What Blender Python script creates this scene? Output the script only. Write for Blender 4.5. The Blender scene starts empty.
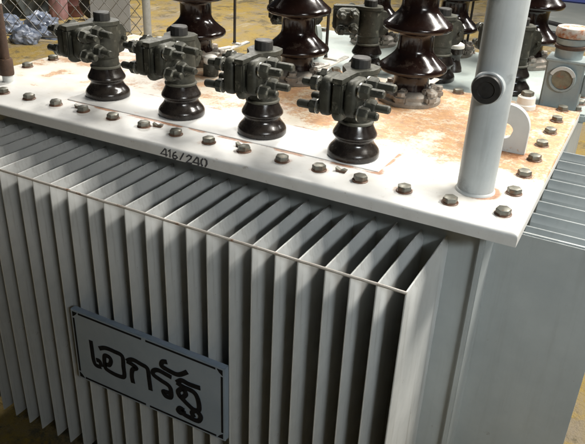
import bpy, bmesh, math, random
from mathutils import Vector, Matrix, noise
random.seed(7)
PI = math.pi
sc = bpy.context.scene
COL = sc.collection
G = -0.95                                   # ground level; the lid's top is z = 0

# ------------------------------------------------------------------ mesh builder
class MB:
    def __init__(s): s.bm = bmesh.new()
    def poly(s, rings, cap0=True, cap1=True, closed=True):
        vs = [[s.bm.verts.new(p) for p in r] for r in rings]
        n = len(rings[0])
        for a, b in zip(vs, vs[1:]):
            for i in range(n if closed else n - 1):
                j = (i + 1) % n
                s.bm.faces.new((a[i], a[j], b[j], b[i]))
        if cap0: s.bm.faces.new(vs[0][::-1])
        if cap1: s.bm.faces.new(vs[-1])
        return s
    def box(s, x0, x1, y0, y1, z0, z1, b=0.0, M=None):
        t = bmesh.new()
        bmesh.ops.create_cube(t, size=1)
        for v in t.verts:
            v.co = Vector((x0 + (v.co.x + .5) * (x1 - x0), y0 + (v.co.y + .5) * (y1 - y0), z0 + (v.co.z + .5) * (z1 - z0)))
        if b: bmesh.ops.bevel(t, geom=t.edges[:], offset=b, segments=2, affect='EDGES')
        return s.add(t, M)
    def add(s, t, M=None):
        if M: bmesh.ops.transform(t, matrix=M, verts=t.verts[:])
        d = {}
        for v in t.verts: d[v] = s.bm.verts.new(v.co)
        for f in t.faces: s.bm.faces.new([d[v] for v in f.verts])
        t.free(); return s
    def tube(s, pts, r, n=10, cap=True):
        pts = [Vector(p) for p in pts]
        rings = []
        up = Vector((.13, .31, .94))
        for i, p in enumerate(pts):
            d = (pts[min(i + 1, len(pts) - 1)] - pts[max(i - 1, 0)]).normalized()
            if abs(d.dot(up)) > .97: up = Vector((.95, .2, .1))
            a = d.cross(up).normalized(); b = d.cross(a)
            rr = r[i] if isinstance(r, (list, tuple)) else r
            rings.append([p + (a * math.cos(2 * PI * k / n) + b * math.sin(2 * PI * k / n)) * rr for k in range(n)])
        return s.poly(rings, cap, cap)
    def lathe(s, prof, n=48, c=(0, 0, 0), M=None):
        t = MB()
        rings = [[Vector((c[0] + r * math.cos(2 * PI * k / n), c[1] + r * math.sin(2 * PI * k / n), c[2] + z)) for k in range(n)] for r, z in prof]
        t.poly(rings)
        return s.add(t.bm, M)
    def prism(s, pts, axis, a, b):
        def P(u, v, w):
            return {'x': (w, u, v), 'y': (u, w, v), 'z': (u, v, w)}[axis]
        return s.poly([[P(u, v, a) for u, v in pts], [P(u, v, b) for u, v in pts]])
    def hexhead(s, c, r, h, rot=0, n=6):
        x, y, z = c
        R = lambda q, zz: [Vector((x + q * math.cos(rot + 2 * PI * k / n), y + q * math.sin(rot + 2 * PI * k / n), z + zz)) for k in range(n)]
        return s.poly([R(r, 0), R(r, h * .72), R(r * .94, h * .88), R(r * .72, h)])
    def ribbon(s, pts, w, y0, y1):
        """flat stroke in the XZ plane from y1 (back) to y0 (front)"""
        P = [Vector((x, z)) for x, z in pts]
        L, Rr = [], []
        for i, p in enumerate(P):
            d0 = (p - P[i - 1]).normalized() if i else (P[1] - p).normalized()
            d1 = (P[i + 1] - p).normalized() if i < len(P) - 1 else d0
            d = (d0 + d1)
            d = d.normalized() if d.length > 1e-6 else d1
            nrm = Vector((-d.y, d.x))
            k = 1 / max(.55, nrm.dot(Vector((-d1.y, d1.x))))
            L.append(p + nrm * w * .5 * k); Rr.append(p - nrm * w * .5 * k)
        rings = [[Vector((a.x, y0, a.y)), Vector((b.x, y0, b.y)), Vector((b.x, y1, b.y)), Vector((a.x, y1, a.y))] for a, b in zip(L, Rr)]
        return s.poly(rings)
    def build(s, name, mat, parent=None, loc=(0, 0, 0), rz=0, smooth=40):
        bmesh.ops.recalc_face_normals(s.bm, faces=s.bm.faces[:])
        me = bpy.data.meshes.new(name); s.bm.to_mesh(me); s.bm.free()
        me.materials.append(mat)
        if smooth:
            for p in me.polygons: p.use_smooth = True
            me.set_sharp_from_angle(angle=math.radians(smooth))
        return link(name, me, parent, loc, rz)

WL = {}
def link(name, data, parent=None, loc=(0, 0, 0), rz=0):
    o = bpy.data.objects.new(name, data); COL.objects.link(o)
    WL[o.name] = Vector(loc)
    if parent:
        o.parent = parent; o.location = Vector(loc) - WL[parent.name]
    else: o.location = loc
    o.rotation_euler = (0, 0, rz)
    return o
def tag(o, label=None, cat=None, group=None, kind=None):
    for k, v in (('label', label), ('category', cat), ('group', group), ('kind', kind)):
        if v: o[k] = v
    return o
def thing(name, loc, label, cat, group=None, rz=0):
    return tag(link(name, None, None, loc, rz), label, cat, group)
def dup(o, parent, loc, rz=0, rx=0):
    c = o.copy(); COL.objects.link(c); c.parent = parent
    WL[c.name] = Vector(loc)
    c.location = Vector(loc) - WL[parent.name]; c.rotation_euler = (rx, 0, rz)
    for ch in list(o.children):
        d = ch.copy(); COL.objects.link(d); d.parent = c
    return c

# ------------------------------------------------------------------ materials
def nmat(name):
    m = bpy.data.materials.new(name); m.use_nodes = True
    nt = m.node_tree; return m, nt, nt.nodes['Principled BSDF']
def N(nt, t, **k):
    n = nt.nodes.new(t)
    for a, b in k.items(): setattr(n, a, b)
    return n
def tex(nt, scale, detail=4, rough=.6, stretch=None, kind='ShaderNodeTexNoise'):
    tc = N(nt, 'ShaderNodeTexCoord'); src = tc.outputs['Object']
    if stretch:
        mp = N(nt, 'ShaderNodeMapping'); mp.inputs['Scale'].default_value = stretch
        nt.links.new(src, mp.inputs['Vector']); src = mp.outputs['Vector']
    n = N(nt, kind); nt.links.new(src, n.inputs['Vector'])
    n.inputs['Scale'].default_value = scale
    if kind == 'ShaderNodeTexNoise':
        n.inputs['Detail'].default_value = detail; n.inputs['Roughness'].default_value = rough
    return n.outputs[0]
def ramp(nt, src, a, b, c0=(0, 0, 0, 1), c1=(1, 1, 1, 1)):
    r = N(nt, 'ShaderNodeValToRGB'); e = r.color_ramp.elements
    e[0].position = a; e[1].position = b; e[0].color = c0; e[1].color = c1
    nt.links.new(src, r.inputs[0]); return r.outputs[0]
def mix(nt, fac, a, b, mode='MIX'):
    m = N(nt, 'ShaderNodeMix', data_type='RGBA', blend_type=mode)
    for s, v in ((m.inputs[0], fac), (m.inputs[6], a), (m.inputs[7], b)):
        if hasattr(v, 'links'): nt.links.new(v, s)
        elif isinstance(v, tuple): s.default_value = v if len(v) == 4 else (*v, 1)
        else: s.default_value = v
    return m.outputs[2]
def math_(nt, op, a, b=0.0, clamp=False):
    m = N(nt, 'ShaderNodeMath', operation=op, use_clamp=clamp)
    for s, v in zip(m.inputs, (a, b)):
        if hasattr(v, 'links'): nt.links.new(v, s)
        else: s.default_value = v
    return m.outputs[0]
def bump(nt, b, src, strength=.2, dist=.002):
    n = N(nt, 'ShaderNodeBump'); n.inputs['Strength'].default_value = strength; n.inputs['Distance'].default_value = dist
    nt.links.new(src, n.inputs['Height']); nt.links.new(n.outputs[0], b.inputs['Normal'])
def worn(name, base, alt, spot=None, rough=.5, metal=0.0, scale=14, spot_at=(.62, .7), spot_scale=30, bmp=.15, streak=None, coat=0, bscale=120, spec=.5):
    """painted / cast surface: base colour clouded towards alt, with small spots"""
    m, nt, b = nmat(name)
    c = mix(nt, ramp(nt, tex(nt, scale, 5, .65, streak), .35, .68), base, alt)
    if spot:
        f = ramp(nt, tex(nt, spot_scale, 6, .7), *spot_at)
        c = mix(nt, f, c, spot)
    nt.links.new(c, b.inputs['Base Color'])
    rr = ramp(nt, tex(nt, scale * 2.3, 4), .3, .7, (rough - .1,) * 3 + (1,), (rough + .12,) * 3 + (1,))
    nt.links.new(rr, b.inputs['Roughness'])
    b.inputs['Metallic'].default_value = metal
    b.inputs['Specular IOR Level'].default_value = spec
    b.inputs['Coat Weight'].default_value = coat
    if bmp: bump(nt, b, tex(nt, bscale, 3), bmp, .001)
    return m

M = {}
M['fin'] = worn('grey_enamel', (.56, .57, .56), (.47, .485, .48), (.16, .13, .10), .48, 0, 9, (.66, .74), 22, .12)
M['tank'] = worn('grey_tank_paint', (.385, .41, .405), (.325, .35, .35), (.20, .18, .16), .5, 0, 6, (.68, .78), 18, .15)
M['rod'] = worn('pale_weld_rod', (.50, .48, .44), (.42, .38, .33), (.20, .10, .05), .45, 0, 20, (.56, .64), 26, .4)
M['pole'] = worn('blue_grey_paint', (.46, .49, .49), (.36, .39, .40), (.15, .16, .165), .42, 0, 7, (.55, .74), 9, .15)
M['lug'] = worn('pale_grey_paint', (.52, .54, .53), (.46, .48, .47), (.42, .24, .12), .5, 0, 16, (.62, .72), 30, .15)
M['bolt'] = worn('dull_zinc', (.20, .20, .17), (.12, .115, .09), (.20, .09, .04), .45, .55, 60, (.55, .68), 90, .3)
def rust_foot(m, z0, z1):
    nt = m.node_tree; b = nt.nodes['Principled BSDF']; src = b.inputs['Base Color'].links[0].from_socket
    tc = N(nt, 'ShaderNodeTexCoord'); sx = N(nt, 'ShaderNodeSeparateXYZ'); nt.links.new(tc.outputs['Object'], sx.inputs[0])
    n = tex(nt, 220, 4, .7)
    zz = math_(nt, 'ADD', sx.outputs[2], math_(nt, 'MULTIPLY', math_(nt, 'SUBTRACT', n, .5), .006))
    f = N(nt, 'ShaderNodeMapRange'); f.inputs[1].default_value = z0; f.inputs[2].default_value = z1; f.inputs[3].default_value = 1; f.inputs[4].default_value = 0
    nt.links.new(zz, f.inputs[0])
    nt.links.new(mix(nt, f.outputs[0], src, (.13, .062, .034)), b.inputs['Base Color'])
    nt.links.new(math_(nt, 'MULTIPLY', math_(nt, 'SUBTRACT', 1.0, f.outputs[0]), .5), b.inputs['Metallic'])
rust_foot(M['bolt'], .0015, .006)
M['rusty'] = worn('rusty_steel', (.045, .027, .018), (.08, .042, .024), (.17, .10, .05), .75, .1, 40, (.6, .7), 90, .5)
M['clamp'] = worn('dark_cast_bronze', (.060, .061, .047), (.030, .031, .025), (.17, .165, .13), .55, .35, 38, (.57, .72), 60, .5)
M['capnut'] = worn('black_cap', (.016, .016, .015), (.024, .023, .021), None, .55, 0, 40)
M['bright'] = worn('bright_washer', (.55, .55, .50), (.40, .40, .36), None, .3, .8, 60)
M['gasket'] = worn('olive_gasket', (.075, .075, .055), (.05, .05, .04), None, .7, 0, 60)
M['flange'] = worn('grey_cast_flange', (.30, .275, .24), (.17, .15, .125), (.30, .17, .09), .55, .35, 35, (.58, .7), 60, .4)
M['bracket'] = worn('pale_bracket', (.66, .66, .62), (.52, .50, .45), None, .4, .2, 30)
M['horn'] = worn('dark_rod', (.030, .026, .022), (.05, .04, .03), None, .5, .4, 40)
M['black'] = worn('black_rubber', (.010, .010, .010), (.018, .017, .016), None, .5, 0, 60)
M['plate'] = worn('pale_plate_enamel', (.32, .385, .46), (.27, .335, .41), (.18, .19, .2), .42, 0, 14, (.68, .8), 40, .05)
M['ink'] = worn('black_ink', (.010, .010, .011), (.018, .018, .020), None, .8, 0, 60, bmp=0, spec=.12)
M['stencil'] = worn('stencil_ink', (.035, .035, .04), (.09, .09, .095), None, .6, 0, 200, bmp=0)
M['galv'] = worn('galvanised_steel', (.55, .58, .61), (.44, .47, .50), None, .35, .25, 25)
M['wire'] = worn('fence_wire', (.22, .22, .21), (.15, .14, .13), None, .5, .5, 25)
M['lidb'] = worn('grey_green_lid_paint', (.38, .43, .41), (.31, .36, .35), (.36, .26, .16), .45, 0, 8, (.60, .74), 14, .12)
M['boxp'] = worn('grey_box_paint', (.27, .32, .32), (.22, .26, .27), (.30, .2, .12), .45, 0, 22, (.64, .75), 40, .12)
M['rustcap'] = worn('orange_rust_cap', (.46, .42, .37), (.36, .33, .29), (.30, .11, .04), .7, 0, 20, (.48, .60), 26, .4)
M['dial'] = worn('amber_dial', (.17, .16, .11), (.08, .08, .06), (.20, .09, .05), .25, 0, 60, (.55, .65), 60, .05)
M['white'] = worn('off_white', (.74, .73, .68), (.62, .60, .54), None, .45, 0, 30)
def grime(m, amount=.5):
    nt = m.node_tree; b = nt.nodes['Principled BSDF']; src = b.inputs['Base Color'].links[0].from_socket
    st = ramp(nt, tex(nt, 5, 6, .7, (9, 9, .55)), .50, .72)
    c = mix(nt, math_(nt, 'MULTIPLY', st, amount), src, (.17, .155, .13))
    ch = ramp(nt, tex(nt, 16, 8, .8), .69, .72)
    c = mix(nt, math_(nt, 'MULTIPLY', ch, .75), c, (.16, .08, .04))
    nt.links.new(c, b.inputs['Base Color'])
grime(M['fin'], .45); grime(M['tank'], .18); grime(M['pole'], .25); grime(M['lidb'], .2); grime(M['boxp'], .35)
def porcelain():
    m, nt, b = nmat('brown_glazed_porcelain')
    c = mix(nt, ramp(nt, tex(nt, 12, 5), .35, .7), (.0085, .0042, .0034), (.014, .0068, .0052))
    dust = ramp(nt, tex(nt, 38, 6, .7), .56, .8, (0, 0, 0, 1), (.34, .34, .34, 1))
    c = mix(nt, dust, c, (.16, .12, .09))
    nt.links.new(c, b.inputs['Base Color'])
    nt.links.new(ramp(nt, tex(nt, 30, 4), 0.4, .75, (.12,) * 3 + (1,), (.30,) * 3 + (1,)), b.inputs['Roughness'])
    b.inputs['Specular IOR Level'].default_value = .42
    return m
M['porc'] = porcelain()
def porcelain_black():
    m, nt, b = nmat('black_brown_porcelain')
    c = mix(nt, ramp(nt, tex(nt, 40, 5), .4, .75), (.012, .009, .008), (.03, .025, .02))
    nt.links.new(c, b.inputs['Base Color'])
    nt.links.new(ramp(nt, tex(nt, 50, 4), .4, .75, (.16,) * 3 + (1,), (.38,) * 3 + (1,)), b.inputs['Roughness'])
    return m
M['porcb'] = porcelain_black()
def lid_mat():
    m, nt, b = nmat('white_lid_paint_with_rust')
    at = N(nt, 'ShaderNodeAttribute', attribute_name='rust')
    sep = N(nt, 'ShaderNodeSeparateColor'); nt.links.new(at.outputs['Color'], sep.inputs[0])
    broad, sharp = sep.outputs[0], sep.outputs[1]
    white = mix(nt, ramp(nt, tex(nt, 7, 5), .35, .7), (.69, .69, .67), (.62, .625, .615))
    n1 = tex(nt, 17, 8, .76); n2 = tex(nt, 110, 6, .8)
    nn = math_(nt, 'ADD', math_(nt, 'MULTIPLY', n1, .55), math_(nt, 'MULTIPLY', n2, .45))
    thr = math_(nt, 'SUBTRACT', .70, math_(nt, 'MULTIPLY', broad, .29))
    fac = math_(nt, 'MULTIPLY', math_(nt, 'SUBTRACT', nn, thr), 11.0, True)
    pale = mix(nt, ramp(nt, tex(nt, 45, 6, .7), .4, .62), (.46, .235, .075), (.34, .130, .035))
    deep = mix(nt, math_(nt, 'MULTIPLY', ramp(nt, tex(nt, 60, 7, .78), .50, .62), .85), pale, (.20, .075, .028))
    wash = math_(nt, 'MULTIPLY', broad, .50, True)
    c = mix(nt, wash, white, (.56, .43, .21))
    c = mix(nt, math_(nt, 'MULTIPLY', fac, .80), c, deep)
    f2 = math_(nt, 'MULTIPLY', math_(nt, 'SUBTRACT', math_(nt, 'ADD', sharp, math_(nt, 'MULTIPLY', math_(nt, 'SUBTRACT', nn, .5), 1.6)), .36), 2.6, True)
    c = mix(nt, math_(nt, 'MULTIPLY', f2, .85), c, mix(nt, ramp(nt, n2, .42, .6), (.40, .17, .06), (.20, .075, .03)))
    sm = ramp(nt, tex(nt, 4.5, 7, .75, (1, 2.2, 1)), .50, .70)
    c = mix(nt, math_(nt, 'MULTIPLY', sm, .34), c, (.40, .37, .32))
    # small dirt specks
    sp = ramp(nt, tex(nt, 55, 7, .75), .62, .68)
    c = mix(nt, math_(nt, 'MULTIPLY', sp, .55), c, (.28, .2, .14))
    nt.links.new(c, b.inputs['Base Color'])
    nt.links.new(ramp(nt, n1, .35, .7, (.36,) * 3 + (1,), (.62,) * 3 + (1,)), b.inputs['Roughness'])
    bump(nt, b, nn, .22, .0015)
    return m
M['lid'] = lid_mat()
def ground_mat():
    m, nt, b = nmat('yellow_earth')
    c = mix(nt, ramp(nt, tex(nt, .9, 6, .65), .38, .62), (.36, .245, .055), (.29, .225, .11))
    c = mix(nt, ramp(nt, tex(nt, 2.2, 7, .7, (1, .45, 1)), .47, .63), c, (.26, .22, .17))
    c = mix(nt, ramp(nt, tex(nt, 8, 7, .72), .5, .66), c, (.37, .25, .04))
    c = mix(nt, ramp(nt, tex(nt, 22, 6, .75), .62, .7), c, (.13, .11, .07))
    c = mix(nt, math_(nt, 'MULTIPLY', ramp(nt, tex(nt, 3.1, 8, .8), .52, .60), .8), c, (.10, .085, .055))
    c = mix(nt, math_(nt, 'MULTIPLY', ramp(nt, tex(nt, 5.3, 8, .8, (1, .3, 1)), .56, .62), .7), c, (.42, .36, .25))
    nt.links.new(c, b.inputs['Base Color']); b.inputs['Roughness'].default_value = .9
    bump(nt, b, tex(nt, 18, 6, .7), .9, .03)
    return m
M['ground'] = ground_mat()
M['slab'] = worn('grey_concrete', (.30, .31, .29), (.23, .25, .235), (.42, .44, .42), .8, 0, 1.6, (.6, .72), 1.3, .3)
def plain(name, a, b_, rough=.6, scale=12, metal=0, bmp=.2): return worn(name, a, b_, None, rough, metal, scale, bmp=bmp)
M['pink'] = plain('faded_pink', (.42, .24, .25), (.32, .18, .18)); M['maroon'] = plain('maroon_paint', (.13, .05, .045), (.2, .09, .07))
M['board'] = plain('grey_sheet', (.46, .47, .48), (.38, .39, .41), .5, 3); M['scrapblue'] = plain('blue_grey_plastic', (.10, .13, .19), (.30, .33, .40), .35, 14)
M['scrapdark'] = plain('dark_scrap', (.035, .042, .045), (.09, .10, .09), .6, 8); M['blue'] = plain('blue_tarp', (.06, .09, .30), (.05, .06, .2), .5, 4)
RCAM = [[0.88338, 0.466885, 0.040728], [0.247149, -0.390255, -0.886915], [-0.398192, 0.793549, -0.460134]]
CCAM = [0.16519, -1.16515, 0.54094]
FCAM = 684.43
AMB = .022; EXPO = 0.08
LAMPS = [('tube_or_fill', (.95, 1.25, 2.1), (2.0, .14), 57, (0, 0, 0), (1, .95, .87), (-.45, .30, 0), 110),
         ('tube_or_fill', (-1.3, 1.9, 2.4), (2.0, .14), 104, (0, 0, PI / 2), (1, .95, .87)),
         ('tube_or_fill', (2.1, -1.6, 1.4), (1.6, .14), 4.6, (0, 0, 0), (.84, .91, .95), (.55, .1, -.02), 41),  # added front-right fill, narrow beam to brighten end panel and pole
         ('tube_or_fill', (1.3, -1.3, 1.0), (.8, .14), 6.0, (0, 0, 0), (1, .97, .92), (-.80, .1, 1.0), 62),  # added fill, aimed high to lift the upper-left fin strips
         ('tube_or_fill', (1.6, 5.0, 3.0), (2.4, .3), 230, (0, 0, 0)),
         ('tube_or_fill', (-4.0, 4.8, 3.0), (2.4, .3), 280, (0, 0, 0))]
# ------------------------------------------------------------------ the setting
g = MB(); g.poly([[(-80, -80, G), (80, -80, G)], [(-80, 80, G), (80, 80, G)]], False, False, False)
tag(g.build('ground', M['ground'], smooth=0), kind='structure')
s = MB(); s.box(-1.25, 12, 6.15, 30, G - .05, G + .02, .01)
tag(s.build('concrete_floor', M['slab'], smooth=0), kind='structure')

# ------------------------------------------------------------------ front transformer
T = thing('power_transformer', (-.7, .33, G), 'large pale grey oil transformer in front, rust stained white lid and signboard on its fins', 'transformer')

# tank body, with rounded corners
def rrect(x0, x1, y0, y1, r, n=5):
    P = []
    for cx, cy, a in ((x1 - r, y0 + r, -PI / 2), (x1 - r, y1 - r, 0), (x0 + r, y1 - r, PI / 2), (x0 + r, y0 + r, PI)):
        for k in range(n + 1):
            t = a + PI / 2 * k / n; P.append((cx + r * math.cos(t), cy + r * math.sin(t)))
    return P
def tank(x0, x1, y0, y1, top, parent, mat):
    b = MB(); P = rrect(x0, x1, y0, y1, .016)
    b.poly([[(x, y, z) for x, y in P] for z in (-.90, top)])
    return b.build('tank', mat, parent)
tank(-1.39, -.022, .045, .68, -.0255, T, M['tank'])
# collar flange under the lid
fl = MB()
fl.poly([[(x, y, z) for x, y in rrect(-1.405, -.006, .029, .69, .012)] for z in (-.043, -.0255)])
fl.build('tank_flange', M['tank'], T)
# skid rails
for y in (-.02, .45):
    b = MB(); b.box(-1.42, 0, y, y + .08, G + .001, -.902, .004); b.build('skid_rail', M['tank'], T)

# lid as one grid with a rounded edge
LX0, LX1, LY0, LY1, LT = -1.445, .046, -.068, .733, .025
prof = [(.0, -LT), (.0, -LT * .5), (.0, -.0065), (.0008, -.0036), (.0028, -.0012), (.0065, 0)]
def axis(a, b, step):
    n = int((b - a - .013) / step)
    mid = [a + .0065 + (b - a - .013) * i / n for i in range(n + 1)]
    zs = [0.0] * (n + 1)
    lo = [(a + o, z) for o, z in prof[:-1]]; hi = [(b - o, z) for o, z in prof[:-1]][::-1]
    return lo + list(zip(mid, zs)) + hi
BUSH = [(-1.032, .135), (-.792, .122), (-.568, .120), (-.337, .108)]
HV = [(-1.056, .563), (-.712, .564), (-.372, .567)]
FB = [(0.005, 0.0), (-0.092, -0.006), (-0.182, -0.004), (-0.273, -0.005), (-0.364, -0.002), (-0.45, -0.001), (-0.544, 0.003), (-0.634, 0.003), (-0.722, 0.003), (-0.813, 0.005), (-0.907, 0.008), (-0.999, 0.009), (-1.086, 0.008), (-1.174, 0.006), (-1.262, 0.004), (-1.352, .002)]
RB = [(0.004 + random.uniform(-.002, .002), .1022 * k) for k in range(1, 8)]
LB = [(-1.402, .117), (-1.401, .215), (-1.405, .318), (-1.402, .42), (-1.403, .52), (-1.402, .62)]
BB = [(-.276 - .094 * k, .707) for k in range(0, 12)] + [(-.182, .707)]
PL = (-1.095, -.258, .054, .200)               # raised strip that carries the low-voltage bushings
def plate_dist(x, y):
    dx = max(PL[0] - x, x - PL[1]); dy = max(PL[2] - y, y - PL[3])
    if dx <= 0 and dy <= 0: return max(dx, dy)
    return math.hypot(max(dx, 0), max(dy, 0))
def sst(a, b, x):
    t = max(0, min(1, (x - a) / (b - a))); return t * t * (3 - 2 * t)
def rust(x, y):
    v = Vector((x, y, 0))
    n1 = noise.fractal(v * 5, 1, 2, 4) * .5 + .5
    n2 = noise.fractal(v * 16 + Vector((9, 3, 1)), 1, 2, 4) * .5 + .5
    band = sst(.11, .29, y + .10 * (n1 - .5)) * (1 - .35 * sst(.66, .74, y))
    side = .52 + .48 * sst(-1.15, -.70, x + .25 * (n1 - .5))
    n0 = noise.fractal(v * 3.1 + Vector((2.3, 7, 4)), 1, 2, 3) * .5 + .5
    n3 = noise.fractal(Vector((x * 7, y * 22, 3)), 1, 2, 4) * .5 + .5
    r = band * side * (.52 + .75 * n1 + .55 * (n0 - .5) + .35 * (n3 - .5))
    for hx, hy in HV: r += .34 * math.exp(-((x - hx) ** 2 + (y - hy + .05) ** 2) / .030) * n2 * 1.5
    r += .42 * math.exp(-((x + .24) ** 2 + (y - .42) ** 2) / .05) * n1 * 1.5
    s_run = 0.0
    d = plate_dist(x, y)
    if d <= 0: r *= .25
    # right margin between pole, lifting lug and bolts
    r += .55 * sst(-.20, -.05, x) * sst(.14, .3, y) * n1
    r += .35 * math.exp(-((x + .18) ** 2 + (y - .13) ** 2) / .012) * n2
    r += .55 * sst(-.85, -1.20, x) * sst(.02, .12, y) * n2 * n2 * 1.8
    s = 0.0
    if abs(d) < .03: s = max(s, math.exp(-(max(0, abs(d - .002)) / .0095) ** 2) * (.45 + 1.0 * sst(.38, .62, n2)) * (1.0 if y < .09 else .6))
    for (bx, by) in FB + RB + LB:
        kb = .35 + .65 * (noise.noise(Vector((bx * 37, by * 41, 1))) * .5 + .5) * 1.3
        q = math.hypot(x - bx, y - by)
        if q < .05: s = max(s, math.exp(-(q / (.0215 + .007 * n2)) ** 6) * .85 * kb * (.35 + .9 * n2)); r += .34 * kb * math.exp(-(q / .03) ** 2) * n2
    for (bx, by, k, a) in ((-.058, .080, .0450, 1.15), (-.07, .325, .052, .8), (-.045, .325, .045, .8)):
        q = math.hypot(x - bx, y - by)
        s = max(s, math.exp(-(q / k) ** 6) * a * (.35 + n2)); r += .7 * math.exp(-((q) / (k * 1.7)) ** 2) * n2
    # streaks right of the last bushing
    for (x0, y0, x1, y1) in ((-.262, .06, -.255, .135), (-.99, .030, -.72, .040)):
        dx, dy = x1 - x0, y1 - y0; t = max(0, min(1, ((x - x0) * dx + (y - y0) * dy) / (dx * dx + dy * dy)))
        q = math.hypot(x - x0 - t * dx, y - y0 - t * dy)
        s = max(s, math.exp(-(q / (.0065 if x0 > -.5 else .006)) ** 2) * (.25 + .7 * n2) * (1.7 if x0 > -.5 else .5))
    return min(1, r), min(1, s)
ax, ay = axis(LX0, LX1, .006), axis(LY0, LY1, .006)
bm = bmesh.new()
V = [[None] * len(ay) for _ in ax]
for i, (x, zx) in enumerate(ax):
    for j, (y, zy) in enumerate(ay):
        z = min(zx, zy)
        if z == 0: z = .0012 * noise.noise(Vector((x * 3, y * 3, 4)))*min(1,(x-LX0)*20,(LX1-x)*20,(y-LY0)*20,(LY1-y)*20)
        V[i][j] = bm.verts.new((x, y, z))
for i in range(len(ax) - 1):
    for j in range(len(ay) - 1):
        bm.faces.new((V[i][j], V[i + 1][j], V[i + 1][j + 1], V[i][j + 1]))
bm.faces.new([V[0][0], V[0][-1], V[-1][-1], V[-1][0]])
bmesh.ops.remove_doubles(bm, verts=bm.verts[:], dist=1e-6)
me = bpy.data.meshes.new('lid'); bm.to_mesh(me); bm.free()
at = me.attributes.new('rust', 'FLOAT_COLOR', 'POINT')
for v in me.vertices:
    r, s_ = rust(v.co.x, v.co.y)
    if v.co.z < -.004: r, s_ = .12, .0
    at.data[v.index].color = (r, s_, 0, 1)
me.materials.append(M['lid'])
for p in me.polygons: p.use_smooth = True
me.set_sharp_from_angle(angle=math.radians(50))
LID = link('lid', me, T)
LID['label'] = 'white lid with orange rust stains'

# raised mounting strip for the small bushings
st = MB(); st.poly([[(x, y, z) for x, y in P] for P, z in ((rrect(PL[0], PL[1], PL[2], PL[3], .004, 2), -.001), (rrect(PL[0], PL[1], PL[2], PL[3], .004, 2), .0012), (rrect(PL[0] + .0015, PL[1] - .0015, PL[2] + .0015, PL[3] - .0015, .003, 2), .0022))])
M['strip'] = worn('white_strip_paint', (.69, .69, .67), (.63, .63, .62), (.50, .28, .14), .42, 0, 10, (.66, .78), 24, .12)
st.build('mounting_strip', M['strip'], LID)

# lid bolts: washer + domed hex head
def bolt_mesh():
    b = MB(); b.lathe([(.0160, 0), (.0160, .0014), (.0148, .0022)], 20)
    b.hexhead((0, 0, .0020), .0142, .0108); return b
B0 = None
for (x, y) in FB + RB + LB + BB:
    if B0 is None: B0 = o = bolt_mesh().build('bolt', M['bolt'], LID, (x, y, 0), 0, 30)
    else: o = dup(B0, LID, (x, y, .0003), random.uniform(0, PI))
    o.rotation_euler = (random.uniform(-.05, .05), random.uniform(-.05, .05), random.uniform(0, PI))
# small bent tabs beside every second bolt
for (x, y) in ((-1.022, .022), (-.785, .021), (-.562, .019), (-.322, .015)):
    b = MB(); b.prism([(-.011, 0), (.009, 0), (.012, .006), (.004, .0075), (-.002, .004), (-.012, .009)], 'y', -.0045, .0045)
    b.build('bent_tab', M['bolt'], LID, (x, y, 0), random.uniform(-.4, .4), 30)

# ------------------------------------------------------------------ cooling fins
FY, FX, FP, FTOP, FBOT = -.195, -.099, .0513, -.095, -.885
def fin_profile(y0, y1, t, tipt):
    # outline in (along, across): from the wall y0 to the tip y1 (tip at smaller y)
    L = [(y0, t), (y1 + .030, t), (y1 + .016, t * .80), (y1 + .004, tipt), (y1 + .001, tipt * .75), (y1, tipt * .3)]
    return L + [(a, -b) for a, b in L[::-1]]
def fin_mesh(y0, y1, t, tipt, top, bot, swap=False):
    b = MB(); P = fin_profile(y0, y1, t, tipt)
    def ring(z, k=None):
        R = []
        for a, c in P:
            if k is not None: c = max(-k, min(k, c))
            R.append((a, c, z) if swap else (c, a, z))
        return R
    b.poly([ring(bot, tipt), ring(bot + .012, tipt), ring(bot + .024), ring(top - .0190), ring(top - .0080, tipt * 1.1), ring(top - .003, tipt), ring(top - .0008, tipt * .75), ring(top, tipt * .3)])
    return b
F0 = None
NF = 25
for k in range(NF):
    x = FX - k * FP
    if F0 is None: F0 = fin_mesh(.0465, FY, .0066, .0021, FTOP, FBOT).build('cooling_fin', M['fin'], T, (x, 0, 0), 0, 25)
    else:
        o = dup(F0, T, (x + random.uniform(-.0018, .0018), random.uniform(-.0015, .0015), random.uniform(-.0012, .0008)), random.uniform(-.014, .014))
b = MB(); pts = []
for i in range(0, 60):
    x = FX + .002 - (NF - .5) * FP * i / 59
    pts.append((x, FY - .0005 + .0005 * noise.noise(Vector((x * 9, 0, 0))), FTOP - .001 + .0008 * noise.noise(Vector((x * 11, 5, 0)))))
b.tube(pts, .0030, 8); b.build('tie_rod', M['rod'], T)
# right-hand bank: fins that stick out to +X
R0 = None
YR = [.188] + [.258 + .0712 * k for k in range(7)]
for y in YR:
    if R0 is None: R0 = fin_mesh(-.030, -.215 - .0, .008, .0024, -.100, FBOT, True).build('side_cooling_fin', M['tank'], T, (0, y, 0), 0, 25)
    else: o = dup(R0, T, (0, y, 0), 0)
    o_ = R0 if y == YR[0] else o
    o_.rotation_euler = (0, 0, 0); o_.scale = (-1, 1, 1)
for o in T.children:
    if o.name.startswith('side_cooling_fin'): o.location.x = 0 - WL[T.name].x
# mirrored through scale above: fin meshes run from x=+.03 ... +.215 after the flip, so shift the wall end inward
b = MB()
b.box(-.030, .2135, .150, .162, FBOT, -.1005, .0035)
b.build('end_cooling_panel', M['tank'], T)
b = MB(); b.tube([(.2155, .150, -.1015), (.2155, .69, -.1015)], .003, 8); b.build('tie_rod', M['rod'], T)
# vertical welded edge strip at the tank corner
b = MB(); b.box(-.034, -.020, .032, .0448, FBOT, -.047, .003); b.build('corner_strip', M['tank'], T)

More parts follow.
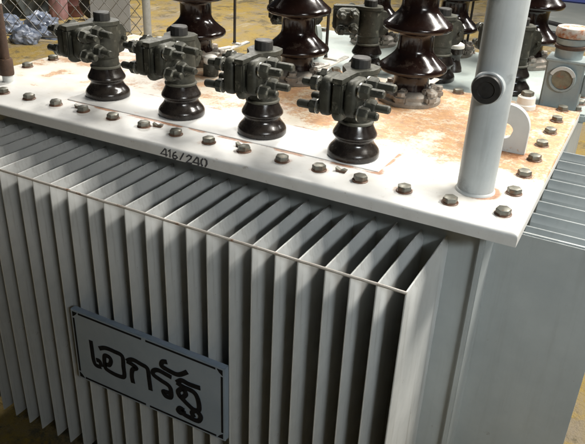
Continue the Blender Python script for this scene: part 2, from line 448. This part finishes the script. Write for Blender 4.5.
# ------------------------------------------------------------------ signboard on the fins
PX0, PX1, PZ0, PZ1, PY = -.887, -.4560, -.606, -.4005, -.2120
sg = MB(); sg.box(PX0, PX1, PY, FY - .0012, PZ0, PZ1, .0012)
SIGN = sg.build('signboard', M['plate'], T)
def smooth_path(p):
    if len(p) < 3: return p
    o = []
    for i in range(len(p) - 1):
        a, b_, c, d = p[max(i - 1, 0)], p[i], p[i + 1], p[min(i + 2, len(p) - 1)]
        for k in range(6):
            t = k / 6
            o.append(tuple(.5 * (2 * q + (u - m) * t + (2 * m - 5 * q + 4 * u - v) * t * t + (3 * q - m - 3 * u + v) * t ** 3) for m, q, u, v in zip(a, b_, c, d)))
    return o + [p[-1]]
def strokes(L, w, y, name, mat, parent, smooth_=True):
    b = MB()
    for i_, s_ in enumerate(L): b.ribbon(smooth_path(s_) if smooth_ else s_, w, y - .0006 - .00012 * i_, y + .0006)
    return b.build(name, mat, parent, smooth=0)
THAI= [[(-0.8323, -0.4722), (-0.8314, -0.4993), (-0.8305, -0.5268), (-0.825, -0.5425), (-0.8075, -0.5419)], [(-0.8214, -0.5256), (-0.8109, -0.5254), (-0.8068, -0.54)], [(-0.808, -0.4859), (-0.7874, -0.4767), (-0.7619, -0.4764), (-0.7383, -0.4806), (-0.737, -0.5109), (-0.7377, -0.5404), (-0.7587, -0.5463), (-0.7867, -0.5429), (-0.7947, -0.535), (-0.7933, -0.503), (-0.7796, -0.4999), (-0.7744, -0.5088), (-0.7811, -0.5242), (-0.7927, -0.526)], [(-0.7256, -0.4897), (-0.7083, -0.4782), (-0.6831, -0.481), (-0.6652, -0.4866), (-0.6622, -0.5139), (-0.6601, -0.5481)], [(-0.7256, -0.4897), (-0.711, -0.4925), (-0.6982, -0.4985), (-0.7098, -0.5084), (-0.7135, -0.5285), (-0.7112, -0.5488)], [(-0.5974, -0.4827), (-0.6136, -0.48), (-0.6347, -0.4778), (-0.648, -0.4854), (-0.6478, -0.497), (-0.6291, -0.5037), (-0.6058, -0.5108), (-0.6004, -0.5257), (-0.6027, -0.5427), (-0.6171, -0.5452), (-0.6223, -0.5344), (-0.6069, -0.5316)], [(-0.6079, -0.4437), (-0.6202, -0.4478), (-0.6237, -0.4602), (-0.6137, -0.4651)], [(-0.622, -0.4619), (-0.6035, -0.4661), (-0.5782, -0.4663), (-0.5534, -0.4482)], [(-0.5198, -0.4792), (-0.5491, -0.481), (-0.5695, -0.4789), (-0.5834, -0.4907)], [(-0.5834, -0.4907), (-0.5642, -0.4959), (-0.5383, -0.498), (-0.5265, -0.5145), (-0.5245, -0.5432), (-0.5385, -0.5497), (-0.5566, -0.5407), (-0.5729, -0.5292)], [(-0.5642, -0.4969), (-0.5798, -0.5145), (-0.5729, -0.5292), (-0.5594, -0.5152), (-0.5636, -0.5034)], [(-0.5659, -0.565), (-0.5771, -0.5627), (-0.5823, -0.5727), (-0.5748, -0.5763), (-0.565, -0.5646)], [(-0.5719, -0.575), (-0.5561, -0.5782), (-0.5282, -0.5781), (-0.5204, -0.5612), (-0.532, -0.5502), (-0.5434, -0.5605), (-0.5391, -0.5716)]]
strokes(THAI, .0118, PY, 'lettering', M['ink'], SIGN)
i0 = .0075; xm = (PX0 + PX1) / 2; gp = .006; c = .016
x0, x1, z0, z1 = PX0 + i0, PX1 - i0, PZ0 + i0, PZ1 - i0
bd = [[(x0 + c, z1), (xm - gp, z1)], [(xm + gp, z1), (x1 - c, z1)], [(x0 + c, z0), (xm - gp, z0)], [(xm + gp, z0), (x1 - c, z0)],
      [(x0, z0 + c), (x0, z1 - c)], [(x1, z0 + c), (x1, z1 - c)]]
b = MB()
for s_ in bd: b.ribbon(s_, .0050, PY - .0007, PY + .0006)
for (cx, cz, sx, sz) in ((x0, z0, 1, 1), (x1, z0, -1, 1), (x0, z1, 1, -1), (x1, z1, -1, -1)):
    b.prism([(cx - .002 * sx, cz - .002 * sz), (cx + (c - .003) * sx, cz - .002 * sz), (cx + .007 * sx, cz + .006 * sz), (cx - .002 * sx, cz + (c - .003) * sz)], 'y', PY - .0007, PY + .0006)
b.build('border_line', M['ink'], SIGN, smooth=0)
# voltage figures on the lid's front edge
NUM= [[(-0.6978, 0.0053), (-0.7105, -0.0112), (-0.6923, -0.011)], [(-0.6959, 0.0046), (-0.6964, -0.016)], [(-0.6902, -0.0007), (-0.6849, 0.0042), (-0.686, -0.0159)], [(-0.6691, 0.0023), (-0.6755, -0.0019), (-0.6784, -0.0101), (-0.6772, -0.0159), (-0.6716, -0.0168), (-0.6667, -0.0121), (-0.6696, -0.0076), (-0.6762, -0.0085)], [(-0.649, 0.0037), (-0.6597, -0.0163)], [(-0.6422, -0.0043), (-0.6359, 0.0015), (-0.6295, -0.0009), (-0.6313, -0.0067), (-0.6427, -0.0185), (-0.6289, -0.0192)], [(-0.6143, 0.0014), (-0.6257, -0.0146), (-0.609, -0.0152)], [(-0.6119, 0.0009), (-0.6122, -0.0202)], [(-0.5996, 0.0009), (-0.6042, -0.0049), (-0.6051, -0.0132), (-0.6016, -0.0199)], [(-0.596, 0.0012), (-0.591, -0.0019), (-0.5906, -0.0115), (-0.595, -0.0195)]]
NUM = [[(x, -.0055 + (z + .0005 * 0 - (.0045 - (x + .7) * .035)) * .86) for x, z in s_] for s_ in NUM]
strokes(NUM, .0030, LY0, 'voltage_figures', M['stencil'], LID, False)

# ------------------------------------------------------------------ low-voltage bushing with clamp terminal (origin at its base)
def lv_bushing(parent, loc, mats=('porcb', 'clamp')):
    b = MB(); b.lathe([(.050, -.002), (.0535, .0003), (.0554, .0030), (.0554, .0120), (.0540, .0160), (.0510, .0205), (.0465, .0255), (.0425, .0310), (.0402, .0370), (.0400, .0410), (.0412, .0432), (.0450, .0450), (.0470, .0480), (.0468, .0515), (.0448, .0555), (.0412, .0620), (.0378, .0690), (.0355, .0745)], 56)
    root = b.build('low_voltage_bushing', M[mats[0]], parent, loc)
    # (children below use the bushing's own frame through world loc)
    L = Vector(loc)
    def part(mb, name, mat, sm=35): return mb.build(name, M[mat], root, L, 0, sm)
    b = MB(); b.lathe([(.0355, .0740), (.0378, .0755), (.0382, .0790), (.0355, .0810)], 40); part(b, 'gasket_ring', 'gasket')
    b = MB(); b.lathe([(.0330, .0805), (.0335, .088), (.0325, .100), (.0350, .103), (.0350, .172), (.0360, .1785), (.020, .179)], 40)
    # split ear at the back of the post, with its pinch screw
    b.prism([(.030, .104), (.050, .108), (.061, .124), (.061, .158), (.050, .174), (.030, .178)], 'x', -.0125, -.0015)
    b.prism([(.030, .104), (.050, .108), (.061, .124), (.061, .158), (.050, .174), (.030, .178)], 'x', .0025, .0135)
    b.tube([(-.022, .050, .141), (.024, .050, .141)], .006, 8)
    part(b, 'terminal_post', mats[1])
    # arm reaching forward over the jaws
    b = MB(); b.prism([(-.037, .008), (-.033, .026), (-.014, .037), (.014, .037), (.033, .026), (.037, .008), (.034, -.012), (.020, -.030), (.0115, -.044), (.0100, -.112), (-.0100, -.112), (-.0115, -.044), (-.020, -.030), (-.034, -.012)], 'z', .1795, .1890)
    b.box(-.0100, .0100, -.1125, -.100, .120, .1795, .003)
    bmesh.ops.bevel(b.bm, geom=[e for e in b.bm.edges if e.calc_face_angle(0) > .9], offset=.002, segments=2, affect='EDGES')
    part(b, 'terminal_arm', mats[1])
    b = MB(); b.lathe([(.0185, .1880), (.0200, .1895), (.0200, .2060), (.0185, .2085), (.009, .2092)], 14); part(b, 'cap_nut', 'capnut', 25)
    # cast jaws, each a little different
    def jaw(x0, x1, y0, y1, z0, z1, r=.016):
        q = []
        for cy, cz, a in ((y1 - r, z0 + r, -PI / 2), (y1 - r, z1 - r, 0), (y0 + r, z1 - r, PI / 2), (y0 + r, z0 + r, PI)):
            for k in range(4):
                t = a + PI / 2 * k / 3; q.append((cy + r * math.cos(t), cz + r * math.sin(t)))
        mx, cyy, czz = (x0 + x1) / 2, (y0 + y1) / 2, (z0 + z1) / 2
        sh = lambda f: [(cyy + (a - cyy) * f, czz + (c - czz) * f) for a, c in q]
        b = MB(); b.poly([[(x, a, c) for a, c in sh(f)] for x, f in ((x0, .86), (x0 + .003, .95), (x0 + .007, 1), (x1 - .007, 1), (x1 - .003, .95), (x1, .86))])
        return b
    j = jaw(-.0125, .0085, -.106, -.040, .101, .1785); part(j, 'jaw', mats[1], 40)
    j = jaw(-.0400, -.0150, -.108, -.038, .109, .1870)
    for zz in (.127, .170): j.tube([(-.044, -.104, zz), (-.044, -.042, zz)], [.006, .006], 8)
    part(j, 'jaw', mats[1], 40)
    j = jaw(.0110, .0350, -.104, -.036, .112, .1850)
    for zz in (.130, .170): j.tube([(.038, -.100, zz), (.038, -.040, zz)], [.006, .006], 8)
    part(j, 'jaw', mats[1], 40)
    for (y, z, dx, ty) in ((-.093, .170, .003, .02), (-.053, .174, .012, -.03), (-.093, .124, -.006, .03), (-.053, .130, .004, -.02)):
        b = MB(); Y = lambda x: y + ty * x
        b.tube([(x + dx, Y(x), z) for x in (-.083, -.080, .083, .086)], [.0062, .0082, .0082, .0062], 12)
        for (xa, xb) in ((-.062, -.0465), (.0425, .0620)):
            t = MB(); t.hexhead((0, 0, 0), .0148, xb - xa, .3 + y * 9)
            Mx = Matrix.Translation((xa if xa > 0 else xb, Y(xa), z)) @ Matrix.Rotation(PI / 2 if xa > 0 else -PI / 2, 4, 'Y')
            b.add(t.bm, Mx)
        part(b, 'clamp_bolt', mats[1], 30)
        for (xa, xb) in ((-.0465, -.0440), (.0400, .0425)):
            b = MB(); b.tube([(xa, Y(xa), z), (xb, Y(xb), z)], .0150, 16)
            part(b, 'washer', 'bright', 30)
    return root
LV0 = lv_bushing(T, (BUSH[3][0], BUSH[3][1], .0022))
for (x, y), rz in zip(BUSH[:3], (-.15, -.06, .05)): dup(LV0, T, (x, y, .0022), rz)

# ------------------------------------------------------------------ high-voltage bushing (origin at its base)
def hv_bushing(parent, loc, k=1.0, name='high_voltage_bushing', flange='flange'):
    L = Vector(loc)
    pr = [(.050, .018), (.050, .036), (.0470, .044), (.0465, .066)]
    for i in range(4):
        z = .0840 + .106 * i
        pr += [(.049, z - .011), (.058, z - .005), (.076, z - .0035), (.0845, z - .003), (.0883, z + .001), (.0893, z + .006), (.0870, z + .0115), (.0800, z + .0165), (.0715, z + .0235), (.0610, z + .0325), (.0530, z + .0410), (.0485, z + .0480), (.0465, z + .0560)]
        pr += [(.0465, z + .087)]
    pr += [(.036, .55), (.034, .57)]
    b = MB(); b.lathe([(r * k, z * k) for r, z in pr], 72)
    root = b.build(name, M['porc'], parent, loc)
    b = MB(); b.lathe([(.082, -.0015), (.084, .002), (.083, .010), (.077, .013), (.074, .0145), (.074, .024), (.066, .030), (.058, .034), (.0505, .0345), (.0505, .0180), (.0505, -.0015)], 48)
    for i in range(6):
        a = 2 * PI * i / 6 + .35
        Mx = Matrix.Rotation(a, 4, 'Z')
        b.box(.060, .088, -.017, .017, .010, .030, .005, Mx)
        t = MB(); t.hexhead((.078, 0, .0295), .011, .010, .4); b.add(t.bm, Mx)
        t = MB(); t.box(.050, .070, -.010, .010, .026, .044, .004); b.add(t.bm, Mx)
    if k != 1: bmesh.ops.scale(b.bm, vec=(k, k, k), verts=b.bm.verts[:])
    b.build('clamp_ring', M[flange], root, L)
    b = MB(); b.lathe([(.030 * k, .565 * k), (.030 * k, .60 * k), (.012 * k, .605 * k), (.012 * k, .66 * k)], 20); b.build('terminal_stud', M['clamp'], root, L)
    return root
HV0 = hv_bushing(T, (*HV[0], 0))
hvs = [HV0] + [dup(HV0, T, (x, y, 0), a) for (x, y), a in zip(HV[1:], (.5, .2))]
# arcing-horn bracket and rod behind each of them
for (x, y), (bx0, by0, bx1, by1), rod in zip(HV, ((-.990, .565, -.992, .760), (-.652, .563, -.650, .779), (-.345, .570, -.340, .700)), ((-1.006, .700), (-.687, .705), None)):
    root = hvs[HV.index((x, y))]
    b = MB()
    p0 = Vector((bx0, by0, .030)); p1 = Vector((bx1, by1, .030))
    b.box(-.008, .008, 0, (p1 - p0).length, -.002, .003, .001, Matrix.Translation(p0) @ Matrix.Rotation(math.atan2(-(p1 - p0).x, (p1 - p0).y), 4, 'Z'))
    q0 = Vector((x + .05, y + .02, .0345)); q1 = Vector((bx0 + .002, by0 + .085, .0345))
    b.box(-.007, .007, 0, (q1 - q0).length, 0, .004, .001, Matrix.Translation(q0) @ Matrix.Rotation(math.atan2(-(q1 - q0).x, (q1 - q0).y), 4, 'Z'))
    if rod: b.box(min(rod[0], bx0) - .006, max(rod[0], bx0) + .006, rod[1] - .008, rod[1] + .008, .0335, .038, .001)
    b.build('horn_bracket', M['bracket'], root, WL[root.name] * 0 + Vector((0, 0, 0)))
    if rod:
        b = MB(); b.tube([(rod[0], rod[1], .034), (rod[0], rod[1], .045), (rod[0] + .001, rod[1], .178)], [.007, .0045, .0045], 10)
        b.build('arcing_rod', M['horn'], root)
for h in hvs:                                   # bracket meshes are in world coordinates: undo the copied turn of their bushing
    for c_ in h.children:
        if c_.name.startswith(('horn_bracket', 'arcing_rod')):
            c_.matrix_parent_inverse = Matrix.Rotation(-h.rotation_euler.z, 4, 'Z') @ Matrix.Identity(4)
            c_.location = Vector((0, 0, 0)) - WL[h.name]

# ------------------------------------------------------------------ pole, stub, lug, plug, rusty pipe
px, py = -.066, .077
b = MB(); b.lathe([(.0352, -.001), (.0352, .30), (.0352, .9), (.033, .905)], 56, (px, py, 0)); POLE = b.build('lifting_pole', M['pole'], T)
b = MB(); b.lathe([(.0354, -.001), (.0385, -.001), (.0380, .0025), (.0365, .0045), (.0353, .0055)], 48, (px, py, 0)); b.build('weld_bead', M['lug'], POLE)
Ms = Matrix.Translation((px - .003, py - .030, .211)) @ Matrix.Rotation(.06, 4, 'Z') @ Matrix.Rotation(PI / 2, 4, 'X')
b = MB(); b.lathe([(.029, -.006), (.029, .0085), (.0275, .0105), (.025, .0105), (.025, -.006)], 40, M=Ms); b.build('stub_collar', M['pole'], POLE)
b = MB(); b.lathe([(.0245, .0), (.0252, .012), (.0252, .0235), (.0240, .0250), (.0150, .0250), (.0140, .0225), (.002, .0225)], 40, M=Ms); b.build('stub_plug', M['black'], POLE)
# lifting lug: upright plate with a hole
b = MB(); yl0, yl1 = .323, .339; cx, cz, r_o, r_i = -.071, .046, .0505, .0175
out = [(cx - r_o, 0), ] ; nA = 40
ang = [PI - PI * k / nA for k in range(nA + 1)]
outer = [(cx + r_o * math.cos(a), .055 + r_o * math.sin(a)) for a in ang]
outer = [(cx - r_o, -.001)] + outer + [(cx + r_o, -.001)]
n_o = len(outer)
def hole_pt(i):
    u, v = outer[i]; a = math.atan2(v - cz, u - cx); return (cx + r_i * math.cos(a), cz + r_i * math.sin(a))
inner = [hole_pt(i) for i in range(n_o)]
# extra points along the foot so that the ring closes round the hole
foot_o = [(cx + r_o - 2 * r_o * k / 10, -.001) for k in range(1, 10)]
foot_i = []
for u, v in foot_o:
    a = math.atan2(v - cz, u - cx); foot_i.append((cx + r_i * math.cos(a), cz + r_i * math.sin(a)))
outer += foot_o; inner += foot_i
bmv = b.bm
vo0 = [bmv.verts.new((u, yl0, v)) for u, v in outer]; vi0 = [bmv.verts.new((u, yl0, v)) for u, v in inner]
vo1 = [bmv.verts.new((u, yl1, v)) for u, v in outer]; vi1 = [bmv.verts.new((u, yl1, v)) for u, v in inner]
n_ = len(outer)
for i in range(n_):
    k = (i + 1) % n_
    bmv.faces.new((vo0[i], vo0[k], vi0[k], vi0[i])); bmv.faces.new((vo1[i], vi1[i], vi1[k], vo1[k]))
    bmv.faces.new((vo0[i], vo1[i], vo1[k], vo0[k])); bmv.faces.new((vi0[i], vi0[k], vi1[k], vi1[i]))
b.build('lifting_lug', M['lug'], T, smooth=30)
b = MB(); b.lathe([(.027, -.001), (.0265, .010), (.0235, .0125), (.0230, .030), (.0200, .033), (.010, .0335)], 32); PLUG = b.build('filler_plug', M['white'], T, (-.088, .680, 0))
b = MB(); b.hexhead((0, 0, .0325), .0165, .013, .2); b.build('plug_nut', M['bolt'], PLUG, (-.088, .680, 0), 0, 30)
b = MB(); b.lathe([(.022, -.001), (.022, .03), (.019, .034)], 24); NB = b.build('dark_stud', M['clamp'], T, (-.930, .452, 0))
b = MB(); b.lathe([(.017, .033), (.0205, .039), (.0215, .047), (.018, .055), (.008, .059)], 24); b.build('white_cap', M['white'], NB, (-.930, .452, 0))
b = MB(); b.lathe([(.0125, .045), (.0122, .20), (.0115, .203)], 20); RP = b.build('rusty_pipe', M['rusty'], T, (-1.332, .083, 0))
b = MB(); b.lathe([(.0175, .018), (.0185, .022), (.0185, .058), (.0165, .062)], 20); b.build('pipe_coupling', M['rusty'], RP, (-1.332, .083, 0))
b = MB(); b.lathe([(.014, -.001), (.014, .018), (.012, .019)], 20); b.build('pipe_base', M['lug'], RP, (-1.332, .083, 0))
b = MB(); b.lathe([(.0128, .2025), (.0128, .214), (.010, .216)], 20); b.build('pipe_cap', M['lug'], RP, (-1.332, .083, 0))

# ------------------------------------------------------------------ second transformer behind
Z2 = -.012
U = thing('power_transformer', (-.45, 1.02, G), 'second transformer behind the front one, grey green lid with grey gauge box at its corner', 'transformer')
tank(-.94, .03, .80, 1.25, Z2 - .0255, U, M['tank'])
b = MB()
b.box(-.985, .062, .748, 1.290, Z2 - .025, Z2, .005); LID2 = b.build('lid', M['lidb'], U)
for (x, y) in [(.030, .735 + .045), (.031, .845), (.029, .925), (.03, 1.02), (.03, 1.12)] + [(-.955 + .095 * k, 1.262) for k in range(10)] + [(-.955, .80 + .1 * k) for k in range(5)]:
    o = dup(B0, LID2, (x, y, Z2 + .0003), random.uniform(0, PI))
for (x, y) in ((-.84, .85), (-.612, .845), (-.386, .855), (-.165, .86)): dup(LV0, U, (x, y, Z2), -1.0 + random.uniform(-.08, .08))
for i, (x, y) in enumerate(((-.722, 1.19), (-.452, 1.215), (-.190, 1.215))):
    h = dup(HV0, U, (x, y, Z2), .3 * i)
    for c_ in list(h.children):
        if c_.name.startswith(('horn_bracket', 'arcing_rod')): bpy.data.objects.remove(c_)
b = MB(); b.tube([(-.400, 1.250, Z2), (-.400, 1.250, .26)], .004, 8); b.build('arcing_rod', M['horn'], U)
b = MB(); b.lathe([(.030, -.001), (.028, .012), (.021, .030), (.019, .040), (.022, .050), (.0275, .056), (.0275, .072), (.024, .074)], 28); TC = b.build('small_bushing', M['porcb'], U, (-.372, .985, Z2))
b = MB(); b.lathe([(.0275, .0725), (.0285, .076), (.0270, .083), (.018, .088), (.006, .0895)], 28); b.build('white_cap', M['white'], TC, (-.372, .985, Z2))
for (x, y) in ((-.865, .99),):
    t = MB(); t.prism([(-.045, 0), (.045, 0), (.045, .05), (.032, .08), (0, .092), (-.032, .08), (-.045, .05)], 'x', -.008, .008); t.build('lifting_lug', M['lidb'], U, (x, y, Z2), .9)
# gauge box with filler neck
bx0, bx1, by0, by1, bz = -.067, .030, .760, .842, .116
b = MB(); b.box(bx0, bx1, by0, by1, Z2 - .001, bz, .004); b.box(bx0 - .004, bx1 + .004, by0 - .004, by1 + .004, bz - .0035, bz + .004, .002)
GB = b.build('gauge_box', M['boxp'], U)
gc = (-.0195, by0, .070)
Mg = Matrix.Translation(gc) @ Matrix.Rotation(PI / 2, 4, 'X')
b = MB(); b.lathe([(.0345, -.001), (.0345, .006), (.0325, .0085), (.0275, .0085), (.0265, .005), (.0265, -.001)], 40, M=Mg); b.build('gauge_bezel', M['boxp'], GB)
b = MB(); b.lathe([(.0262, .0), (.0262, .0045), (.004, .0055)], 32, M=Mg); b.build('gauge_dial', M['dial'], GB)
b = MB()
arc = [(math.cos(a) * .0305, math.sin(a) * .0305) for a in [PI * (.12 + .76 * k / 16) for k in range(17)]]
b.ribbon([(gc[0] + u, gc[2] + v) for u, v in arc], .009, by0 - .0115, by0 - .008); b.build('gauge_hood', M['lug'], GB)
b = MB(); b.box(bx1, bx1 + .020, by0 + .012, by0 + .045, .03, .09, .004); b.build('side_fitting', M['boxp'], GB)
fx, fy = -.021, .800
b = MB(); b.lathe([(.036, bz + .002), (.036, bz + .040), (.0385, bz + .043), (.0385, bz + .055), (.034, bz + .058)], 40, (fx, fy, 0)); FN = b.build('filler_neck', M['boxp'], U)
b = MB(); b.lathe([(.0365, bz + .028), (.0400, bz + .030), (.0400, bz + .037), (.0365, bz + .0395)], 40, (fx, fy, 0)); b.build('neck_ring', M['rusty'], FN)
b = MB(); b.lathe([(.0345, bz + .0575), (.043, bz + .059), (.0445, bz + .062), (.0445, bz + .078), (.042, bz + .083), (.020, bz + .086)], 40, (fx, fy, 0)); b.build('filler_cap', M['rustcap'], FN)

# ------------------------------------------------------------------ chain-link fence behind on the left
FE = Vector((-3.86, 3.78, G)); FD = Vector((-.883, -.467, 0)).normalized()
C0 = thing('chain_link_fence', FE, 'chain link fence with galvanised post standing behind the left side of the transformer', 'fence')
b = MB(); b.tube([FE, FE + Vector((0, 0, 1.9))], .036, 16); b.build('post', M['galv'], C0)
b = MB(); q = FE + FD * 2.7; b.tube([q, q + Vector((0, 0, 1.9))], .036, 16); b.build('post', M['galv'], C0)
b = MB(); cw, chh, r = .105, .125, .0034
nc, nr = int(2.66 / cw), int(1.7 / chh)
nrm = FD.cross(Vector((0, 0, 1)))
for i in range(-nr, nc + nr + 1):
    for sgn in (1, -1):
        pts = []
        for j in range(0, 2 * nr + 1):
            u = (i + sgn * (j * .5 if sgn > 0 else j * .5)) * cw if sgn > 0 else (i - j * .5) * cw
            if .03 < u < 2.66: pts.append(FE + FD * u + Vector((0, 0, .05 + j * chh * .5)) + nrm * (.004 * (1 if (j + (sgn > 0)) % 2 else -1)))
        if len(pts) > 1: b.tube(pts, r, 4, False)
b.build('wire_mesh', M['wire'], C0)
b = MB(); b.tube([FE + Vector((0, 0, .04)), FE + FD * 2.7 + Vector((0, 0, .04))], .006, 6); b.build('tension_wire', M['wire'], C0)

# things lying beyond the fence
def blob(name, loc, size, mat, label, cat, seed, group=None, crumple=.28):
    t = bmesh.new(); bmesh.ops.create_icosphere(t, subdivisions=4, radius=1)
    for v in t.verts:
        n = v.co.normalized(); d = 1 + crumple * .55 * (abs(noise.noise(n * 5 + Vector((seed, 2, 0)))) + .6 * abs(noise.noise(n * 11 + Vector((3, seed, 0))))) + crumple * noise.fractal(n * 1.6 + Vector((seed, 0, 0)), 1, 2, 3) + crumple * .5 * abs(noise.noise(n * 3.5 + Vector((0, seed, 0))))
        v.co = Vector((n.x * d * size[0], n.y * d * size[1], max(-.35 * size[2], n.z * d * size[2])))
    b = MB(); b.add(t)
    return tag(b.build(name, mat, None, (loc[0], loc[1], loc[2] + .35 * size[2]), 0, 28), label, cat, group)
for i_, (bx_, by_, sx_, sy_, sz_, lb) in enumerate((
        (-4.80, 3.22, .12, .10, .09, 'crumpled blue grey plastic bag beyond the fence, nearest the rusty pipe'),
        (-5.00, 3.62, .16, .12, .12, 'tallest crumpled blue grey plastic bag, in front of the dark scrap heap'),
        (-4.76, 3.50, .15, .09, .06, 'flat blue grey plastic bag on yellow ground left of the first clamp'),
        (-5.28, 3.46, .15, .12, .10, 'crumpled blue grey plastic bag farthest back behind the top of the rusty pipe'))):
    blob('scrap_bag', (bx_, by_, G), (sx_, sy_, sz_), M['scrapblue'], lb, 'plastic bag', 1 + 4 * i_, 'plastic bags beyond the fence', .30)
blob('scrap_heap', (-5.75, 4.20, G), (.30, .26, .34), M['scrapdark'], 'dark heap of scrap metal behind the blue grey bags', 'scrap heap', 3, None, .5)
blob('cloth_sack', (-5.31, 4.16, G), (.09, .09, .34), M['pink'], 'faded pink sack standing upright beyond the fence', 'sack', 4, None, .14)
b = MB(); k_ = .55
b.lathe([(r * k_, z * k_) for r, z in [(.17, 0), (.185, .01), (.185, .20), (.19, .21), (.185, .22), (.185, .40), (.19, .41), (.185, .42), (.185, .6), (.17, .61)]], 32)
tag(b.build('steel_drum', M['maroon'], None, (-5.30, 4.36, G)), 'maroon steel drum standing right of the pink sack', 'drum')
b = MB(); R_, r_ = .12, .055
rings = []
for k in range(40):
    a = 2 * PI * k / 40; rings.append([Vector(((R_ + r_ * math.cos(t)) * math.cos(a), .8 * r_ * math.sin(t), (R_ + r_ * math.cos(t)) * math.sin(a))) for t in [2 * PI * m / 14 for m in range(14)]])
b.poly(rings + [rings[0]], False, False)
bmesh.ops.remove_doubles(b.bm, verts=b.bm.verts[:], dist=1e-5)
tag(b.build('tyre', M['black'], None, (-4.95, 4.32, G + .172), .45), 'worn black tyre standing upright behind the first clamp terminal', 'tyre')
b = MB(); b.box(-.19, .19, -.012, .012, 0, .8, .004)
BD = tag(b.build('sheet_panel', M['board'], None, (-4.50, 4.02, G + .002), .5), 'pale grey sheet leaning upright behind the chain link fence', 'panel'); BD.rotation_euler = (-.10, 0, .5)
# far right
def hose(name, pts, label, mat):
    b = MB(); P = []
    for i in range(len(pts) - 1):
        for k in range(8):
            t = k / 8; p0 = pts[max(i - 1, 0)]; p1 = pts[i]; p2 = pts[i + 1]; p3 = pts[min(i + 2, len(pts) - 1)]
            P.append([.5 * (2 * b1 + (c1 - a1) * t + (2 * a1 - 5 * b1 + 4 * c1 - d1) * t * t + (3 * b1 - a1 - 3 * c1 + d1) * t ** 3) for a1, b1, c1, d1 in zip(p0, p1, p2, p3)])
    P.append(pts[-1])
    b.tube(P, .022, 8); return tag(b.build(name, mat), label, 'hose', 'hoses on the concrete floor')
zh = G + .042
hose('hose', [(-1.6, 7.2, zh - .02), (-1.2, 7.35, zh), (-.9, 7.25, zh), (-.5, 7.0, zh), (.1, 6.9, zh)], 'thin black hose on the grey floor, farther from the rusty filler cap', M['black'])
hose('hose', [(-1.2, 6.45, zh), (-.95, 6.62, zh), (-.75, 6.65, zh), (-.5, 6.45, zh), (-.1, 6.5, zh)], 'thin black hose looping on the grey floor just left of rusty filler cap', M['black'])
b = MB(); b.box(-.5, .5, -.3, .3, 0, .34, .02); b.box(-.52, .52, -.32, .32, .3, .35, .012)
tag(b.build('storage_crate', M['blue'], None, (-.62, 9.35, G + .021), .05), 'deep blue crate on grey floor at the far upper right', 'crate')
b = MB(); b.box(-.22, .22, -.15, .15, 0, .2, .02); b.box(-.235, .235, -.165, .165, .17, .215, .01)
tag(b.build('storage_bin', M['white'], None, (-1.45, 9.2, G + .021), .1), 'off white bin on grey floor left of the blue crate', 'bin')

# ------------------------------------------------------------------ light
W = bpy.data.worlds.new('World'); sc.world = W; W.use_nodes = True
W.node_tree.nodes['Background'].inputs[0].default_value = (.80, .92, 1, 1); W.node_tree.nodes['Background'].inputs[1].default_value = AMB
def tube_lamp(name, loc, size, energy, rot, col=(1, .97, .92), target=None, spread=180):
    L = bpy.data.lights.new(name, 'AREA'); L.shape = 'RECTANGLE'; L.size = size[0]; L.size_y = size[1]; L.energy = energy; L.color = col; L.spread = math.radians(spread)
    o = bpy.data.objects.new(name, L); COL.objects.link(o); o.location = loc
    if target: 
        d = (Vector(target) - Vector(loc)).normalized(); q = d.to_track_quat('-Z', 'Y'); o.rotation_euler = q.to_euler()
    else: o.rotation_euler = rot
    return o
for L in LAMPS: tube_lamp(*L)

# ------------------------------------------------------------------ camera
cam = bpy.data.cameras.new('camera'); co = bpy.data.objects.new('camera', cam); COL.objects.link(co); sc.camera = co
Rm = Matrix(RCAM); loc = Vector(CCAM)
right, down, fwd = Rm[0], Rm[1], Rm[2]
co.matrix_world = Matrix(((right[0], -down[0], -fwd[0], loc[0]), (right[1], -down[1], -fwd[1], loc[1]), (right[2], -down[2], -fwd[2], loc[2]), (0, 0, 0, 1)))
cam.sensor_width = 36; cam.sensor_fit = 'HORIZONTAL'; cam.lens = FCAM / 585 * 36; cam.clip_start = .02; cam.clip_end = 500
sc.view_settings.view_transform = 'Standard'; sc.view_settings.look = 'None'; sc.view_settings.exposure = EXPO; sc.view_settings.gamma = 1
sc.render.engine = 'CYCLES'
